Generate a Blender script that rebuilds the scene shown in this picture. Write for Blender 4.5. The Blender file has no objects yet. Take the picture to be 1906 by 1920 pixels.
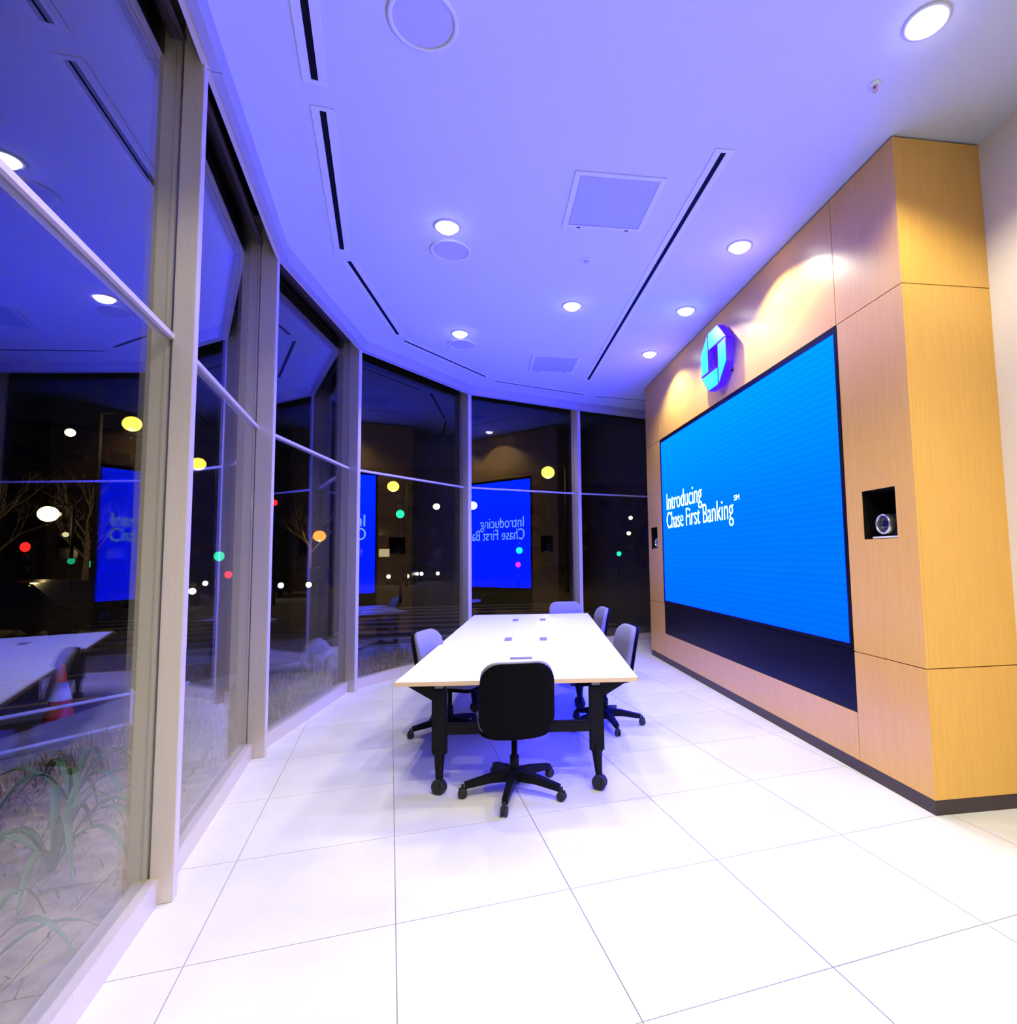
import bpy, bmesh, math, random
from mathutils import Vector, Matrix
random.seed(7)
C = bpy.context.scene.collection
S = bpy.context.scene

# ------------------------------------------------------------------ camera
F_PX, CX, CY, IW, IH = 1039.95, 1053.77, 960.0, 1906.0, 1920.0
cam_d = bpy.data.cameras.new('camera')
cam = bpy.data.objects.new('camera', cam_d); C.objects.link(cam)
cam_d.sensor_fit = 'HORIZONTAL'; cam_d.sensor_width = 36.0
cam_d.lens = 36.0 * F_PX / IW
cam_d.shift_x = -(CX - IW / 2) / IW
cam_d.shift_y = (CY - IH / 2) / IW
cam_d.clip_start = 0.02; cam_d.clip_end = 400
_r = Vector((0.98922159, -0.14571067, -0.01445854))
_u = Vector((0.0027227, -0.08042171, 0.99675721))
_f = Vector((0.14640094, 0.98605312, 0.07915817))
cam.matrix_world = Matrix(((_r.x, _u.x, -_f.x, 0), (_r.y, _u.y, -_f.y, 0), (_r.z, _u.z, -_f.z, 1.55), (0, 0, 0, 1)))
S.camera = cam
# ------------------------------------------------------------------ world, exposure
w = bpy.data.worlds.new('night'); S.world = w; w.use_nodes = True
w.node_tree.nodes['Background'].inputs[0].default_value = (0.35, 0.45, 1.0, 1)
w.node_tree.nodes['Background'].inputs[1].default_value = 0.003
S.view_settings.view_transform = 'Standard'
S.view_settings.look = 'None'
S.view_settings.exposure = 0.0
S.view_settings.gamma = 1.0
S.view_settings.use_curve_mapping = False
cy = S.cycles      # light paths only: keep the many panes affordable
cy.max_bounces = 6; cy.diffuse_bounces = 2; cy.glossy_bounces = 4; cy.transparent_max_bounces = 16; cy.caustics_reflective = False; cy.caustics_refractive = False
SPOT_W = 122.0           # power of one recessed downlight
SPOT_COL = (1.0, 0.955, 0.72)
SCREEN_B = 36.0           # blue radiance of the video wall

# ------------------------------------------------------------------ dimensions
H = 4.232                # ceiling
W = 2.634                # feature wall face
YA, YB = 3.025, 8.486    # feature wall ends
XR = 3.268               # plain wall behind it
SN, SF = 3.677, 7.806    # video wall recess
ZJ1, ZJ2 = 3.24, 0.844   # panel joints
# inner noses of the facade mullions, walking from behind the camera round to the right wall
N = [(-0.40, -3.05), (-0.75, -1.00), (-1.085, 0.985), (-1.40, 2.93), (-1.69, 4.84), (-1.446, 6.932), (-0.156, 8.664), (1.72, 9.457), (3.40, 10.03)]
DEEPS = [.14, .14, .136, .105, .14, .14, .14, .14, .14]   # nose to glass at each mullion
DEEP = .14

# ------------------------------------------------------------------ helpers
def mat(name, col=(.8, .8, .8), rough=.5, metal=0., emit=None, estr=1., spec=.5):
    m = bpy.data.materials.new(name); m.use_nodes = True
    b = m.node_tree.nodes['Principled BSDF']
    b.inputs['Base Color'].default_value = (*col, 1)
    b.inputs['Roughness'].default_value = rough
    b.inputs['Metallic'].default_value = metal
    b.inputs['Specular IOR Level'].default_value = spec
    if emit:
        b.inputs['Emission Color'].default_value = (*emit, 1)
        b.inputs['Emission Strength'].default_value = estr
    return m
def noisy(m, c1, c2, scale=(1, 1, 1), nscale=5., detail=4., bump=0., lo=.3, hi=.7, coord='Object'):
    """mottle a material between two colours with a noise texture"""
    nt = m.node_tree; b = nt.nodes['Principled BSDF']
    tc = nt.nodes.new('ShaderNodeTexCoord'); mp = nt.nodes.new('ShaderNodeMapping')
    mp.inputs['Scale'].default_value = scale
    nz = nt.nodes.new('ShaderNodeTexNoise'); nz.inputs['Scale'].default_value = nscale; nz.inputs['Detail'].default_value = detail
    rp = nt.nodes.new('ShaderNodeValToRGB')
    rp.color_ramp.elements[0].position = lo; rp.color_ramp.elements[1].position = hi
    rp.color_ramp.elements[0].color = (*c1, 1); rp.color_ramp.elements[1].color = (*c2, 1)
    nt.links.new(tc.outputs[coord], mp.inputs[0]); nt.links.new(mp.outputs[0], nz.inputs['Vector'])
    nt.links.new(nz.outputs['Fac'], rp.inputs[0]); nt.links.new(rp.outputs[0], b.inputs['Base Color'])
    if bump:
        bp = nt.nodes.new('ShaderNodeBump'); bp.inputs['Strength'].default_value = bump; bp.inputs['Distance'].default_value = .02
        nt.links.new(nz.outputs['Fac'], bp.inputs['Height']); nt.links.new(bp.outputs[0], b.inputs['Normal'])
    return m
def new_obj(name, bm, m=None, parent=None, smooth=False):
    me = bpy.data.meshes.new(name); bmesh.ops.recalc_face_normals(bm, faces=bm.faces[:]); bm.to_mesh(me); bm.free()
    if m: me.materials.append(m)
    if smooth:
        for p_ in me.polygons: p_.use_smooth = True
    o = bpy.data.objects.new(name, me); C.objects.link(o)
    if parent is not None: o.parent = parent
    return o
def empty(name, loc=(0, 0, 0), rz=0.):
    o = bpy.data.objects.new(name, None); C.objects.link(o); o.location = loc; o.rotation_euler = (0, 0, rz); o.empty_display_size = .1
    return o
def tag(o, label=None, cat=None, group=None, kind=None):
    if label: o['label'] = label
    if cat: o['category'] = cat
    if group: o['group'] = group
    if kind: o['kind'] = kind
    return o
def copy_tree(o, parent=None):
    c = o.copy(); C.objects.link(c); c.parent = parent
    for ch in list(o.children): copy_tree(ch, c)
    return c
def bx(bm, x0, x1, y0, y1, z0, z1, M=None):
    r = bmesh.ops.create_cube(bm, size=1.0)
    for v in r['verts']:
        v.co = Vector(((x0 + x1) / 2 + v.co.x * (x1 - x0), (y0 + y1) / 2 + v.co.y * (y1 - y0), (z0 + z1) / 2 + v.co.z * (z1 - z0)))
        if M is not None: v.co = M @ v.co
    return r['verts']
def box(name, x0, x1, y0, y1, z0, z1, m, parent=None, M=None, bev=0.):
    bm = bmesh.new(); bx(bm, x0, x1, y0, y1, z0, z1, M)
    if bev: bmesh.ops.bevel(bm, geom=bm.edges[:], offset=bev, segments=2, affect='EDGES')
    return new_obj(name, bm, m, parent)
def prism(bm, pts, z0, z1):
    """polygon pts (x,y) from z0 to z1"""
    a = [bm.verts.new((x, y, z0)) for x, y in pts]; b = [bm.verts.new((x, y, z1)) for x, y in pts]
    n = len(pts)
    bm.faces.new(a); bm.faces.new(b)
    for i in range(n): bm.faces.new((a[i], a[(i + 1) % n], b[(i + 1) % n], b[i]))
def lathe(bm, prof, seg=24, M=None):
    """profile [(r,z)] spun about z"""
    rings = []
    for r, z in prof:
        if r < 1e-6: rings.append([bm.verts.new((0, 0, z))])
        else: rings.append([bm.verts.new((r * math.cos(2 * math.pi * k / seg), r * math.sin(2 * math.pi * k / seg), z)) for k in range(seg)])
    vs = [v for rg in rings for v in rg]
    for A, B in zip(rings[:-1], rings[1:]):
        for k in range(seg):
            k2 = (k + 1) % seg
            f = [A[k % len(A)], A[k2 % len(A)], B[k2 % len(B)], B[k % len(B)]]
            f = list(dict.fromkeys(f))
            if len(f) >= 3:
                try: bm.faces.new(f)
                except ValueError: pass
    if M is not None:
        for v in vs: v.co = M @ v.co
    return vs
def tube(bm, path, radii, seg=8, cap=True, sq=None):
    """swept tube along a path; sq=(a,b) makes an a x b rectangular section"""
    path = [Vector(p_) for p_ in path]; rings = []
    if not hasattr(radii, '__len__'): radii = [radii] * len(path)
    for i, p_ in enumerate(path):
        d = (path[min(i + 1, len(path) - 1)] - path[max(i - 1, 0)]).normalized()
        s = d.cross(Vector((0, 0, 1)));  s = s.normalized() if s.length > 1e-4 else Vector((1, 0, 0))
        t = s.cross(d).normalized()
        if sq: offs = [(-sq[0], -sq[1]), (sq[0], -sq[1]), (sq[0], sq[1]), (-sq[0], sq[1])]
        else: offs = [(math.cos(2 * math.pi * k / seg), math.sin(2 * math.pi * k / seg)) for k in range(seg)]
        rings.append([bm.verts.new(p_ + (s * a + t * b) * radii[i]) for a, b in offs])
    n = len(rings[0])
    for A, B in zip(rings[:-1], rings[1:]):
        for k in range(n): bm.faces.new((A[k], A[(k + 1) % n], B[(k + 1) % n], B[k]))
    if cap:
        bm.faces.new(rings[0]); bm.faces.new(rings[-1])
def off_line(chain, d):
    """offset an open chain sideways (d>0 towards the room)"""
    out = []
    ns = []
    for a, b in zip(chain[:-1], chain[1:]):
        v = (Vector(b) - Vector(a)).normalized(); ns.append(Vector((v.y, -v.x)))
    for i, p_ in enumerate(chain):
        if i == 0: n = ns[0]; k = 1
        elif i == len(chain) - 1: n = ns[-1]; k = 1
        else:
            n = (ns[i - 1] + ns[i]).normalized(); k = 1 / max(.3, n.dot(ns[i]))
        dd = d[i] if hasattr(d, '__len__') else d
        q = Vector(p_) + n * dd * k; out.append((q.x, q.y))
    return out
def clip_convex(poly, clip):
    """Sutherland-Hodgman, clip is clockwise"""
    out = poly
    for i in range(len(clip)):
        a, b = clip[i], clip[(i + 1) % len(clip)]
        inside = lambda p_: (b[0] - a[0]) * (p_[1] - a[1]) - (b[1] - a[1]) * (p_[0] - a[0]) <= 1e-9
        src, out = out, []
        for j in range(len(src)):
            p_, q = src[j], src[(j + 1) % len(src)]
            ip, iq = inside(p_), inside(q)
            if ip: out.append(p_)
            if ip != iq:
                den = (b[0] - a[0]) * (q[1] - p_[1]) - (b[1] - a[1]) * (q[0] - p_[0])
                t = ((b[1] - a[1]) * (p_[0] - a[0]) - (b[0] - a[0]) * (p_[1] - a[1])) / den
                out.append((p_[0] + t * (q[0] - p_[0]), p_[1] + t * (q[1] - p_[1])))
        if len(out) < 3: return []
    return out
def pillow(bm, w_, h_, t_, R, deform, inner=(.75, .45, .15), seg=7, taper=0.):
    """upholstered pad: rounded-rectangle outline w x h (x,z), thickness t (y), rounded rim; deform maps (x,y,z)"""
    out = []
    for cx_, cz_, a0 in ((1, 1, 0), (-1, 1, 90), (-1, -1, 180), (1, -1, 270)):
        for k in range(seg + 1):
            a = math.radians(a0 + 90 * k / seg)
            out.append((cx_ * (w_ / 2 - R) + R * math.cos(a), cz_ * (h_ / 2 - R) + R * math.sin(a)))
    # densify straight runs
    pts = []
    for i, p_ in enumerate(out):
        q = out[(i + 1) % len(out)]; L = math.dist(p_, q); n = max(1, int(L / .06))
        for k in range(n): pts.append((p_[0] + (q[0] - p_[0]) * k / n, p_[1] + (q[1] - p_[1]) * k / n))
    if taper: pts = [(x * (1 + taper * (z / h_)), z) for x, z in pts]
    rings = [(s, t_ / 2) for s in reversed(inner)]
    e = t_ / 2
    for k in range(5):
        a = math.pi * k / 4
        rings.append((None, e * math.cos(a), e * (1 - math.sin(a))))
    rings += [(s, -t_ / 2) for s in inner]
    R_ = []
    for rg in rings:
        if rg[0] is not None: R_.append([bm.verts.new(deform(x * rg[0], rg[1], z * rg[0])) for x, z in pts])
        else:
            ins = rg[2]; R_.append([bm.verts.new(deform(x * (1 - 2 * ins / w_), rg[1], z * (1 - 2 * ins / h_))) for x, z in pts])
    n = len(pts)
    for A, B in zip(R_[:-1], R_[1:]):
        for k in range(n): bm.faces.new((A[k], A[(k + 1) % n], B[(k + 1) % n], B[k]))
    for A, y in ((R_[0], t_ / 2), (R_[-1], -t_ / 2)):
        c = bm.verts.new(deform(0, y, 0))
        for k in range(n): bm.faces.new((A[k], A[(k + 1) % n], c))

# ------------------------------------------------------------------ materials
M_ = {}
M_['ceiling'] = mat('ceiling_paint', (.54, .58, .62), .9)
M_['white'] = mat('white_metal', (.60, .63, .66), .6)
M_['panelwhite'] = mat('access_panel_paint', (.38, .42, .52), .7)
M_['grille'] = noisy(mat('speaker_grille', (.6, .6, .65), .8), (.40, .42, .47), (.50, .52, .56), nscale=220)
M_['black'] = mat('black_void', (.004, .004, .005), .9, spec=.1)
M_['blackgloss'] = mat('black_gloss', (.003, .003, .005), .3, spec=.12)
M_['blackmetal'] = mat('black_powder_coat', (.003, .003, .004), .55, spec=.15)
M_['rubber'] = mat('castor_rubber', (.008, .008, .009), .6)
M_['alu'] = noisy(mat('champagne_aluminium', (.5, .47, .43), .34, .3), (.66, .59, .49), (.69, .62, .515), (1, 1, .05), 60)
M_['fascia'] = mat('fascia_paint', (.36, .36, .40), .5)
M_['tile'] = noisy(mat('porcelain_tile', (.7, .68, .64), .38), (.62, .60, .56), (.74, .72, .69), (1, 1, 1), 1.7, 7)
M_['grout'] = mat('grout', (.30, .29, .28), .9)
M_['wood'] = noisy(mat('oak_laminate', (.55, .34, .14), .32), (.73, .395, .078), (.81, .45, .098), (46, 46, 1.2), 2.2, 5)
M_['toe'] = mat('dark_toe_kick', (.045, .028, .035), .5)
M_['reveal'] = mat('dark_reveal', (.05, .03, .02), .9)
M_['wall'] = mat('cream_wall_paint', (.80, .74, .66), .85)
M_['topwhite'] = mat('white_laminate', (.86, .86, .86), .35)
M_['ply'] = noisy(mat('beech_edge', (.70, .50, .30), .5), (.64, .44, .25), (.74, .54, .34), (2, 2, 60), 8)
M_['fabric'] = noisy(mat('grey_fabric', (.36, .35, .38), .95), (.17, .16, .18), (.23, .22, .24), nscale=300)
M_['shell'] = mat('black_plastic_shell', (.002, .002, .0022), .8, spec=.08)
M_['grommet'] = mat('grey_grommet', (.22, .19, .20), .5)
M_['lens_glass'] = mat('dark_lens', (.01, .012, .04), .08)
M_['chrome'] = mat('brushed_ring', (.62, .60, .55), .3, .9)
M_['lamp'] = mat('downlight_lens', (1, 1, 1), .5, emit=(1, .93, .80), estr=14)
M_['soil'] = noisy(mat('mulch_soil', (.2, .16, .13), .95), (.26, .17, .09), (.55, .40, .25), nscale=9, detail=9, bump=.6)
M_['walk'] = noisy(mat('concrete_walk', (.4, .38, .36), .9), (.30, .28, .27), (.42, .40, .38), nscale=3, detail=8)
M_['asphalt'] = noisy(mat('asphalt', (.05, .05, .05), .85), (.035, .034, .033), (.07, .066, .06), nscale=2, detail=8)
M_['paint'] = noisy(mat('road_paint', (.6, .6, .55), .8), (.40, .40, .36), (.68, .67, .62), nscale=6, detail=7)
M_['yellowpaint'] = mat('yellow_road_paint', (.65, .45, .08), .8)
M_['rock'] = noisy(mat('boulder_stone', (.5, .48, .47), .9), (.34, .32, .32), (.60, .58, .57), nscale=6, detail=9, bump=.5)
M_['leaf'] = noisy(mat('green_leaf', (.10, .20, .06), .6), (.05, .13, .02), (.12, .24, .05), nscale=8)
M_['drygrass'] = noisy(mat('dry_grass', (.4, .3, .16), .9), (.16, .19, .05), (.50, .34, .15), nscale=2.2)
M_['orange'] = mat('cone_orange', (.85, .06, .02), .5)
M_['conewhite'] = mat('cone_collar', (.85, .85, .85), .4)
M_['rail'] = mat('galvanised_rail', (.55, .55, .52), .5)
M_['bark'] = noisy(mat('bark', (.12, .09, .05), .9), (.07, .05, .03), (.2, .15, .08), nscale=12)
M_['pole'] = mat('dark_pole', (.008, .008, .008), .8, spec=.1)
M_['carpaint'] = mat('dark_car_paint', (.01, .01, .013), .15)
M_['facade'] = noisy(mat('night_brick', (.08, .05, .04), .9), (.02, .014, .012), (.04, .026, .02), nscale=3)
def glow(name, col, s): return mat(name, (0, 0, 0), .5, emit=col, estr=s)
M_['sodium'] = glow('sodium_lamp', (1, .62, .06), 3.6)
M_['warmwhite'] = glow('warm_lamp', (1, .82, .42), 4)
M_['white_l'] = glow('headlight', (1, .93, .80), 12)
M_['red'] = glow('red_signal', (1, .015, .01), 2.6)
M_['green'] = glow('green_signal', (.01, 1, .40), 1.7)
M_['amber'] = glow('amber_signal', (1, .26, .015), 2.8)
M_['winlit'] = glow('lit_window', (1, .75, .40), .55)
M_['windark'] = mat('dark_window', (.01, .012, .02), .1)
M_['signoff'] = mat('unlit_signal_lens', (.02, .02, .02), .2)

def glass_mat():
    m = bpy.data.materials.new('window_glass'); m.use_nodes = True; nt = m.node_tree; nt.nodes.clear()
    o = nt.nodes.new('ShaderNodeOutputMaterial'); mx = nt.nodes.new('ShaderNodeMixShader')
    tr = nt.nodes.new('ShaderNodeBsdfTransparent'); tr.inputs[0].default_value = (.93, .95, .95, 1)
    gl = nt.nodes.new('ShaderNodeBsdfGlossy'); gl.inputs['Roughness'].default_value = 0.0; gl.inputs[0].default_value = (1, 1, 1, 1)
    lw = nt.nodes.new('ShaderNodeLayerWeight'); lw.inputs['Blend'].default_value = .5
    pw = nt.nodes.new('ShaderNodeMath'); pw.operation = 'POWER'; pw.inputs[1].default_value = 4.0
    ma = nt.nodes.new('ShaderNodeMath'); ma.operation = 'MULTIPLY_ADD'; ma.inputs[1].default_value = .90; ma.inputs[2].default_value = .032
    nt.links.new(lw.outputs['Facing'], pw.inputs[0]); nt.links.new(pw.outputs[0], ma.inputs[0]); nt.links.new(ma.outputs[0], mx.inputs[0])
    nt.links.new(tr.outputs[0], mx.inputs[1]); nt.links.new(gl.outputs[0], mx.inputs[2]); nt.links.new(mx.outputs[0], o.inputs[0])
    return m
M_['glass'] = glass_mat()
def screen_mat():
    """picture on the LED wall: a blue field, lighter towards the top, with faint moire bands painted into the emission"""
    m = bpy.data.materials.new('led_picture'); m.use_nodes = True; nt = m.node_tree; nt.nodes.clear()
    o = nt.nodes.new('ShaderNodeOutputMaterial'); em = nt.nodes.new('ShaderNodeEmission')
    tc = nt.nodes.new('ShaderNodeTexCoord'); sp = nt.nodes.new('ShaderNodeSeparateXYZ')
    rp = nt.nodes.new('ShaderNodeValToRGB')
    rp.color_ramp.elements[0].position = 0; rp.color_ramp.elements[0].color = (0, .165 / SCREEN_B, 1, 1)
    rp.color_ramp.elements[1].position = 1; rp.color_ramp.elements[1].color = (0, .37 / SCREEN_B, 1, 1)
    e = rp.color_ramp.elements.new(.5); e.color = (0, .215 / SCREEN_B, 1, 1)
    wv = nt.nodes.new('ShaderNodeTexWave'); wv.wave_type = 'BANDS'; wv.bands_direction = 'Z'; wv.inputs['Scale'].default_value = 5.5
    wv.inputs['Distortion'].default_value = 1.2; wv.inputs['Detail'].default_value = 1
    mp = nt.nodes.new('ShaderNodeMapRange'); mp.inputs[3].default_value = .93; mp.inputs[4].default_value = 1.05
    mu = nt.nodes.new('ShaderNodeMath'); mu.operation = 'MULTIPLY'; mu.inputs[1].default_value = SCREEN_B
    nt.links.new(tc.outputs['Generated'], sp.inputs[0]); nt.links.new(sp.outputs[2], rp.inputs[0])
    nt.links.new(tc.outputs['Object'], wv.inputs[0]); nt.links.new(wv.outputs['Fac'], mp.inputs[0]); nt.links.new(mp.outputs[0], mu.inputs[0])
    nt.links.new(rp.outputs[0], em.inputs[0]); nt.links.new(mu.outputs[0], em.inputs[1]); nt.links.new(em.outputs[0], o.inputs[0])
    return m
M_['screen'] = screen_mat()
M_['text'] = glow('led_text', (.5, 1, 1), 8)
M_['logoface'] = glow('sign_face', (0, .90, 1.0), 1.5)
M_['logoside'] = glow('sign_return', (.02, .0, 1.0), 3.5)

# ================================================================== SETTING
G = off_line(N, [-d for d in DEEPS])                     # glass line
room = G + [(XR, -3.05)]                   # clockwise outline of the floor
room[-2] = (XR, G[-1][1] - (G[-1][0] - XR) * (G[-1][1] - G[-2][1]) / (G[-1][0] - G[-2][0]))

# floor: grout bed plus one object per tile
bm = bmesh.new(); prism(bm, room, -.06, -.004)
floor = new_obj('floor', bm, M_['grout']); tag(floor, kind='structure')
T, TA = .781, -.1533
e1 = (math.cos(TA), -math.sin(TA)); e2 = (math.sin(TA), math.cos(TA)); t0 = (.5309, 1.9184); gap = .0022
for i in range(-6, 8):
    for j in range(-8, 13):
        q = [(t0[0] + (i * T + a) * e1[0] + (j * T + b) * e2[0], t0[1] + (i * T + a) * e1[1] + (j * T + b) * e2[1])
             for a, b in ((gap, gap), (gap, T - gap), (T - gap, T - gap), (T - gap, gap))]
        q = clip_convex(q, room)
        if not q: continue
        if all(x > W + .1 and YA + .1 < y < YB - .1 for x, y in q): continue
        bm = bmesh.new(); prism(bm, q, -.012, 0.)
        new_obj('floor_tile', bm, M_['tile'], floor)

# ceiling: up to the blind pocket along the facade
FI = off_line(N, .07)
ceil_pts = FI[:-1] + [(XR + .05, FI[-1][1] - (FI[-1][0] - XR) * .345), (XR + .05, -3.05)]
bm = bmesh.new(); prism(bm, ceil_pts, H, H + .04)
tag(new_obj('ceiling', bm, M_['ceiling']), kind='structure')
# plain walls
tag(box('wall_right', XR, XR + .12, -3.05, 10.1, -.06, H + .3, M_['wall']), kind='structure')
tag(box('wall_back', -.6, XR, -3.17, -3.05, -.06, H + .3, M_['wall']), kind='structure')

# facade bays
for k in range(len(N) - 1):
    n0, n1 = Vector(N[k]), Vector(N[k + 1]); g0, g1 = Vector(G[k]), Vector(G[k + 1])
    dirv = (g1 - g0).normalized(); L = (g1 - g0).length; ang = math.atan2(dirv.y, dirv.x)
    Mw = Matrix.Translation((g0.x, g0.y, 0)) @ Matrix.Rotation(ang, 4, 'Z')    # local x along bay, -y into the room
    wn = empty('window_%d' % (k + 1), (g0.x, g0.y, 0), ang); tag(wn, kind='structure')
    ZT, ZH = 2.645, 4.10
    hw = .032
    lo = box('glass_pane', hw, L - hw, -.006, .006, .115, ZT - .012, M_['glass'], wn)
    up = box('glass_pane', hw, L - hw, -.006, .006, ZT + .012, 4.45, M_['glass'], wn)
    box('transom', hw, L - hw, -.024, .03, ZT - .012, ZT + .012, M_['alu'], wn)
    box('sill_rail', .02, L - .02, -.050, .05, -.01, .115, M_['alu'], wn, bev=.004)
    box('head_rail', hw, L - hw, -.02, .05, ZH + .10, ZH + .135, M_['toe'], wn)
    # mullion at the start of the bay, on the bisector
    if k:
        pd = (Vector(G[k]) - Vector(G[k - 1])).normalized(); b = (pd + dirv).normalized()
        ma = math.atan2(b.y, b.x) - ang
        Mm = Matrix.Rotation(ma, 4, 'Z')
        nose = DEEPS[k] / max(.5, b.dot(dirv))
        ml = box('mullion', -.032, .032, -nose, -.012, 0., 4.48, M_['alu'], wn, Mm, bev=.003)
        box('mullion_adapter', -.034, .034, -.003, .075, -.02, 4.48, M_['alu'], ml, Mm, bev=.003)
    # dark blind pocket above the bay (lid and outer cheek)
    f0, f1 = Vector(FI[k]), Vector(FI[k + 1]); o0, o1 = Vector(off_line(N, -.32)[k]), Vector(off_line(N, -.32)[k + 1])
    bm = bmesh.new(); prism(bm, [tuple(o0), tuple(o1), tuple(f1), tuple(f0)], 4.46, 4.50)
    tag(new_obj('trim_%d' % (k + 1), bm, M_['black']), kind='structure')
    # fascia board: upstand with a small lip and a joint at every mullion
    i0, i1 = Vector(off_line(N, .02)[k]), Vector(off_line(N, .02)[k + 1])
    s = (i1 - i0).normalized() * .0025
    bm = bmesh.new(); prism(bm, [tuple(i0 + s), tuple(i1 - s), tuple(f1 - s), tuple(f0 + s)], 4.095, H + .03)
    fa = new_obj('trim_%d' % (k + 21), bm, M_['fascia']); tag(fa, kind='structure')
    l0, l1 = Vector(off_line(N, -.015)[k]), Vector(off_line(N, -.015)[k + 1])
    bm = bmesh.new(); prism(bm, [tuple(l0 + s), tuple(l1 - s), tuple(i1 - s), tuple(i0 + s)], 4.10, 4.125)
    new_obj('blind_track', bm, M_['alu'], fa)
    bm = bmesh.new(); prism(bm, [tuple(i0 + s), tuple(i1 - s), tuple(f1 - s), tuple(f0 + s)], H + .03, 4.46)
    new_obj('pocket_cheek', bm, M_['black'], fa)

# feature wall: dark core, oak panels, two equipment niches, toe kick
NI = [(3.190, 3.505), (8.040, 8.353)]; NZ0, NZ1 = 1.634, 1.968
bm = bmesh.new()
xc = W + .022
ys = [YA + .022, NI[0][0], NI[0][1], NI[1][0], NI[1][1], YB - .022]
for q, (y0, y1) in enumerate(zip(ys[:-1], ys[1:])):
    if q in (1, 3):
        bx(bm, xc, XR, y0, y1, 0, NZ0); bx(bm, xc, XR, y0, y1, NZ1, H); bx(bm, xc + .27, XR, y0, y1, NZ0, NZ1)
    else: bx(bm, xc, XR, y0, y1, 0, H)
core = new_obj('wall_feature', bm, M_['reveal']); tag(core, kind='structure')
g = .003; ZT_ = .085; ZC = H - .012
def panel(y0, y1, z0, z1, hole=None):
    bm = bmesh.new(); x0, x1 = W, W + .02
    if hole:
        hy0, hy1, hz0, hz1 = hole
        bx(bm, x0, x1, y0 + g, hy0, z0 + g, z1 - g); bx(bm, x0, x1, hy1, y1 - g, z0 + g, z1 - g)
        bx(bm, x0, x1, hy0, hy1, z0 + g, hz0); bx(bm, x0, x1, hy0, hy1, hz1, z1 - g)
    else: bx(bm, x0, x1, y0 + g, y1 - g, z0 + g, z1 - g)
    return new_obj('panel', bm, M_['wood'], core)
panel(YA - g, SN, ZJ1, ZC); panel(YA - g, SN, ZJ2, ZJ1, (*NI[0], NZ0, NZ1)); panel(YA - g, SN, ZT_, ZJ2)
panel(SN, SF, ZJ1, ZC); panel(SN, SF, ZT_, .418)
panel(SF, YB + g, ZJ1, ZC); panel(SF, YB + g, ZJ2, ZJ1, (*NI[1], NZ0, NZ1)); panel(SF, YB + g, ZT_, ZJ2)
for z0, z1 in ((ZJ1, ZC), (ZJ2, ZJ1), (ZT_, ZJ2)):
    box('panel', W + .021, XR, YA, YA + .02, z0 + g, z1 - g, M_['wood'], core)
    box('panel', W + .021, XR, YB - .02, YB, z0 + g, z1 - g, M_['wood'], core)
tk = box('baseboard_feature', W + .004, XR, YA + .004, YB - .004, 0, ZT_, M_['toe']); tag(tk, kind='structure')
for y0, y1 in NI:
    bm = bmesh.new(); e = .004
    bx(bm, W + .004, xc + .27, y0, y0 + e, NZ0, NZ1); bx(bm, W + .004, xc + .27, y1 - e, y1, NZ0, NZ1)
    bx(bm, W + .004, xc + .27, y0, y1, NZ0, NZ0 + e); bx(bm, W + .004, xc + .27, y0, y1, NZ1 - e, NZ1)
    bx(bm, xc + .26, xc + .27, y0, y1, NZ0, NZ1)
    new_obj('niche_liner', bm, M_['black'], core)

# ================================================================== THINGS ON THE FEATURE WALL
vw = empty('video_wall', (W, (SN + SF) / 2, ZJ2)); yc = (SN + SF) / 2
tag(vw, 'large blue LED video wall with white lettering set into the oak panelling', 'screen')
def wchild(name, bm, m, root, smooth=False):
    o = new_obj(name, bm, m, root, smooth); o.matrix_parent_inverse = Matrix.Translation(root.location).inverted(); return o
bm = bmesh.new(); zf0, zf1 = ZJ2 + .012, ZJ1 - .004; sy0, sy1, sz0, sz1 = 3.715, 7.772, .894, 3.188
bx(bm, W - .004, xc, SN, sy0, zf0, zf1); bx(bm, W - .004, xc, sy1, SF, zf0, zf1); bx(bm, W - .004, xc, sy0, sy1, zf0, sz0); bx(bm, W - .004, xc, sy0, sy1, sz1, zf1)
wchild('bezel', bm, M_['blackgloss'], vw)
bm = bmesh.new(); bx(bm, W + .004, xc, sy0, sy1, sz0, sz1); wchild('display', bm, M_['screen'], vw)
bm = bmesh.new(); bx(bm, W + .002, xc, SN + .003, SF - .003, .421, ZJ2 + .006); wchild('skirt_panel', bm, M_['blackgloss'], vw)
def text_part(name, body, yl, zb, width, cap, root):
    cu = bpy.data.curves.new(name, 'FONT'); cu.body = body; cu.size = 1; cu.offset = -.010
    to = bpy.data.objects.new('tmp', cu); C.objects.link(to)
    dg = bpy.context.evaluated_depsgraph_get(); me = bpy.data.meshes.new_from_object(to.evaluated_get(dg))
    bpy.data.objects.remove(to); bpy.data.curves.remove(cu)
    xs = [v.co.x for v in me.vertices]; x0, x1 = min(xs), max(xs); capu = .69
    for v in me.vertices:
        v.co = Vector((W + .0025, yl - (v.co.x - x0) / (x1 - x0) * width, zb + v.co.y / capu * cap))
    bm = bmesh.new(); bm.from_mesh(me); bpy.data.meshes.remove(me)
    r = bmesh.ops.extrude_face_region(bm, geom=bm.faces[:])
    for v in [q for q in r['geom'] if isinstance(q, bmesh.types.BMVert)]: v.co.x += .0015
    return wchild(name, bm, M_['text'], root)
text_part('lettering', 'Introducing', 7.585, 2.180, 1.26, .236, vw)
text_part('lettering', 'Chase First Banking', 7.60, 1.918, 2.10, .232, vw)
text_part('lettering', 'SM', 5.47, 2.105, .115, .055, vw)

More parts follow.
